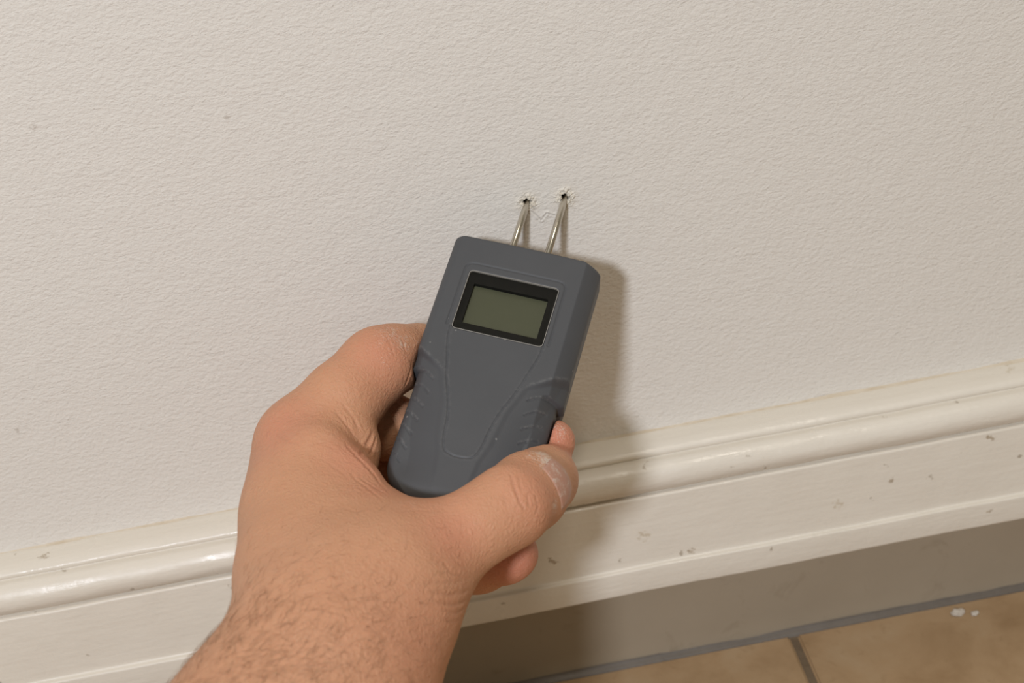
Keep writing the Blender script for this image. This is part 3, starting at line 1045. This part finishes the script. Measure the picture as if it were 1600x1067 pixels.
def relax(V, Fq, n, lam):
    e = np.concatenate([Fq[:, [0, 1]], Fq[:, [1, 2]], Fq[:, [2, 3]], Fq[:, [3, 0]]])
    deg = np.bincount(e.ravel(), minlength=len(V)).astype(float)
    for it in range(n):
        for l in (lam, -lam * 1.04):
            s = np.zeros_like(V)
            for d in range(3):
                s[:, d] = np.bincount(e[:, 0], V[e[:, 1], d], len(V)) + np.bincount(e[:, 1], V[e[:, 0], d], len(V))
            V = V + l * (s / deg[:, None] - V)
    return V


def vnormals(V, Fq):
    n = np.cross(V[Fq[:, 2]] - V[Fq[:, 0]], V[Fq[:, 3]] - V[Fq[:, 1]])
    N = np.zeros_like(V)
    for c in range(4):
        for d in range(3):
            N[:, d] += np.bincount(Fq[:, c], n[:, d], len(V))
    return N / np.maximum(np.linalg.norm(N, axis=1, keepdims=True), 1e-9)


def split_quads(V, Fq):
    """one linear subdivision, for finer creases"""
    e = np.sort(np.concatenate([Fq[:, [i, (i + 1) % 4]] for i in range(4)]), 1)
    key = e[:, 0].astype(np.int64) * (len(V) + 1) + e[:, 1]
    uq, inv = np.unique(key, return_inverse=True)
    ev = np.stack([uq // (len(V) + 1), uq % (len(V) + 1)], 1)
    n0, n1, nf = len(V), len(uq), len(Fq)
    mids = V[ev].mean(1)
    cen = V[Fq].mean(1)
    em = (inv.reshape(4, nf).T + n0)
    ce = np.arange(nf) + n0 + n1
    out = np.concatenate([np.stack([Fq[:, i], em[:, i], ce, em[:, (i + 3) % 4]], 1) for i in range(4)])
    return np.concatenate([V, mids, cen]), out


def pl_dist(V, pts):
    """distance to a polyline, and how far along it (0..1)"""
    D = np.full(len(V), 1e9)
    T = np.zeros(len(V))
    n = len(pts) - 1
    for i in range(n):
        a, b = np.array(pts[i]), np.array(pts[i + 1])
        ab = b - a
        t = np.clip(((V - a) @ ab) / (ab @ ab), 0, 1)
        d = np.linalg.norm(V - a - t[:, None] * ab, axis=1)
        m = d < D
        D[m] = d[m]
        T[m] = (i + t[m]) / n
    return D, T


Fld, lo = grow_hand()
HV, HF = surface_nets(Fld, lo, VOX)
HV = relax(HV, HF, 6, 0.5)
HV, HF = split_quads(HV, HF)
HV = relax(HV, HF, 4, 0.5)
HN = vnormals(HV, HF)
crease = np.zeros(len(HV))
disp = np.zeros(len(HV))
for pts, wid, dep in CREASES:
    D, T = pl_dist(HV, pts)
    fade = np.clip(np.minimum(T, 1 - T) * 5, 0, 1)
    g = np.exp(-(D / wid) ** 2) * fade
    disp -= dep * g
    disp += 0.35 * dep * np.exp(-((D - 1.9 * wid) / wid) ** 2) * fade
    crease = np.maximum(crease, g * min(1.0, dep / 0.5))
masks = {'red': np.zeros(len(HV)), 'dust': np.zeros(len(HV)), 'hairy': np.zeros(len(HV))}
for nm, x, y, z, r, amp in BLOBS:
    D = np.linalg.norm(HV - np.array([x, y, z]), axis=1)
    if nm == 'swell':
        disp += amp * np.exp(-(D / r) ** 2)
    else:
        masks[nm] = np.maximum(masks[nm], amp * np.exp(-(D / r) ** 2))
clear = meter_dist(HV.astype(np.float32))
disp = np.where(clear < 1.5, np.minimum(disp, 0), disp)
HV = HV + HN * disp[:, None]
person = new_obj('person', HV, HF, M_SKIN, z0=FLOOR)
tag(person, "person's bare left hand and hairy wrist gripping the grey meter, thumb dusty with plaster", 'person')
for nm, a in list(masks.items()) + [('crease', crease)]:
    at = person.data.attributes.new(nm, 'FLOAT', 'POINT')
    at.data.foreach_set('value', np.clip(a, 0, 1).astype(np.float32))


# ---------------------------------------------------------------- thumb nail and arm hair
def build_nail(center, along, normal, width, length):
    from mathutils.bvhtree import BVHTree
    tree = BVHTree.FromPolygons([Vector(v) for v in HV.tolist()], HF.tolist())
    c, a, n = np.array(center), np.array(along), np.array(normal)
    a = a / np.linalg.norm(a)
    n = n - a * (n @ a)
    n = n / np.linalg.norm(n)
    s = np.cross(a, n)
    nu, nv = 21, 19
    rad = width * 0.62
    top, bot = [], []
    for j in range(nv):
        v = j / (nv - 1) * 2 - 1
        for i in range(nu):
            u = i / (nu - 1) * 2 - 1
            ang = u * 0.95
            vv = v * length / 2 * (1 - (0.20 if v < 0 else 0.34) * u * u)
            p = c + s * (rad * math.sin(ang)) + n * (rad * (math.cos(ang) - 1)) + a * vv
            q, qn, _, _ = tree.find_nearest(Vector(p))
            q, qn = np.array(q), np.array(qn)
            rim = min(1.0, (1 - max(abs(u), abs(v)) ** 2) * 3)
            top.append(q + qn * (0.02 + 0.26 * rim))
            bot.append(q - qn * 0.8)
    N = nu * nv
    faces = grid_faces(nv, nu, flip=True).tolist() + grid_faces(nv, nu, off=N, flip=False).tolist()
    loop = list(range(nu)) + [nu * j + nu - 1 for j in range(1, nv)] + [nu * (nv - 1) + i for i in range(nu - 2, -1, -1)] + [nu * j for j in range(nv - 2, 0, -1)]
    for i in range(len(loop)):
        j = (i + 1) % len(loop)
        faces.append([loop[i], loop[j], loop[j] + N, loop[i] + N])
    o = new_obj('thumb_nail', top + bot, faces, M_NAIL, parent=person, z0=FLOOR)
    return tag(o, 'thumb nail caked with plaster dust')


build_nail((-16.050, -113.880, -37.880), (0.525, 0.841, -0.098), (0.831, -0.520, 0.176), 13.0, 13.0)


def build_hair(count):
    r = np.random.default_rng(11)
    w = masks['hairy']
    p = w / w.sum()
    pick = r.choice(len(HV), count, p=p)
    flow = np.array((0.814, 0.332, 0.047))
    verts, faces = [], []
    for i in pick:
        n = HN[i]
        t = flow - n * (flow @ n)
        t = t / (np.linalg.norm(t) + 1e-9)
        b = np.cross(n, t)
        yaw = r.normal(0, 0.7)
        t = t * math.cos(yaw) + b * math.sin(yaw)
        ln = (4.0 + 6.0 * r.random()) * (0.55 + 0.45 * w[i])
        rad = 0.022 + 0.018 * r.random()
        lift = 0.12 + 0.30 * r.random()
        curl = r.normal(0, 0.35)
        p0 = HV[i] - n * 0.2
        seg = 5
        base = len(verts)
        b = np.cross(n, t)
        for k in range(seg + 1):
            s = k / seg
            q = p0 + t * ln * s * (1 - 0.12 * s) + n * (ln * lift * s * (1.15 - 0.85 * s) + 0.25) + b * ln * curl * s * s
            rr = rad * (1 - 0.85 * s)
            for a in range(3):
                an = 2.094 * a
                verts.append(q + rr * (b * math.cos(an) + n * math.sin(an)))
        for k in range(seg):
            for a in range(3):
                c = (a + 1) % 3
                faces.append([base + 3 * k + a, base + 3 * k + c, base + 3 * k + 3 + c, base + 3 * k + 3 + a])
    o = new_obj('arm_hair', np.array(verts), faces, M_HAIR, parent=person, z0=FLOOR)
    return tag(o, 'fine brown hair on the wrist and back of the hand', kind='stuff')


build_hair(2300)
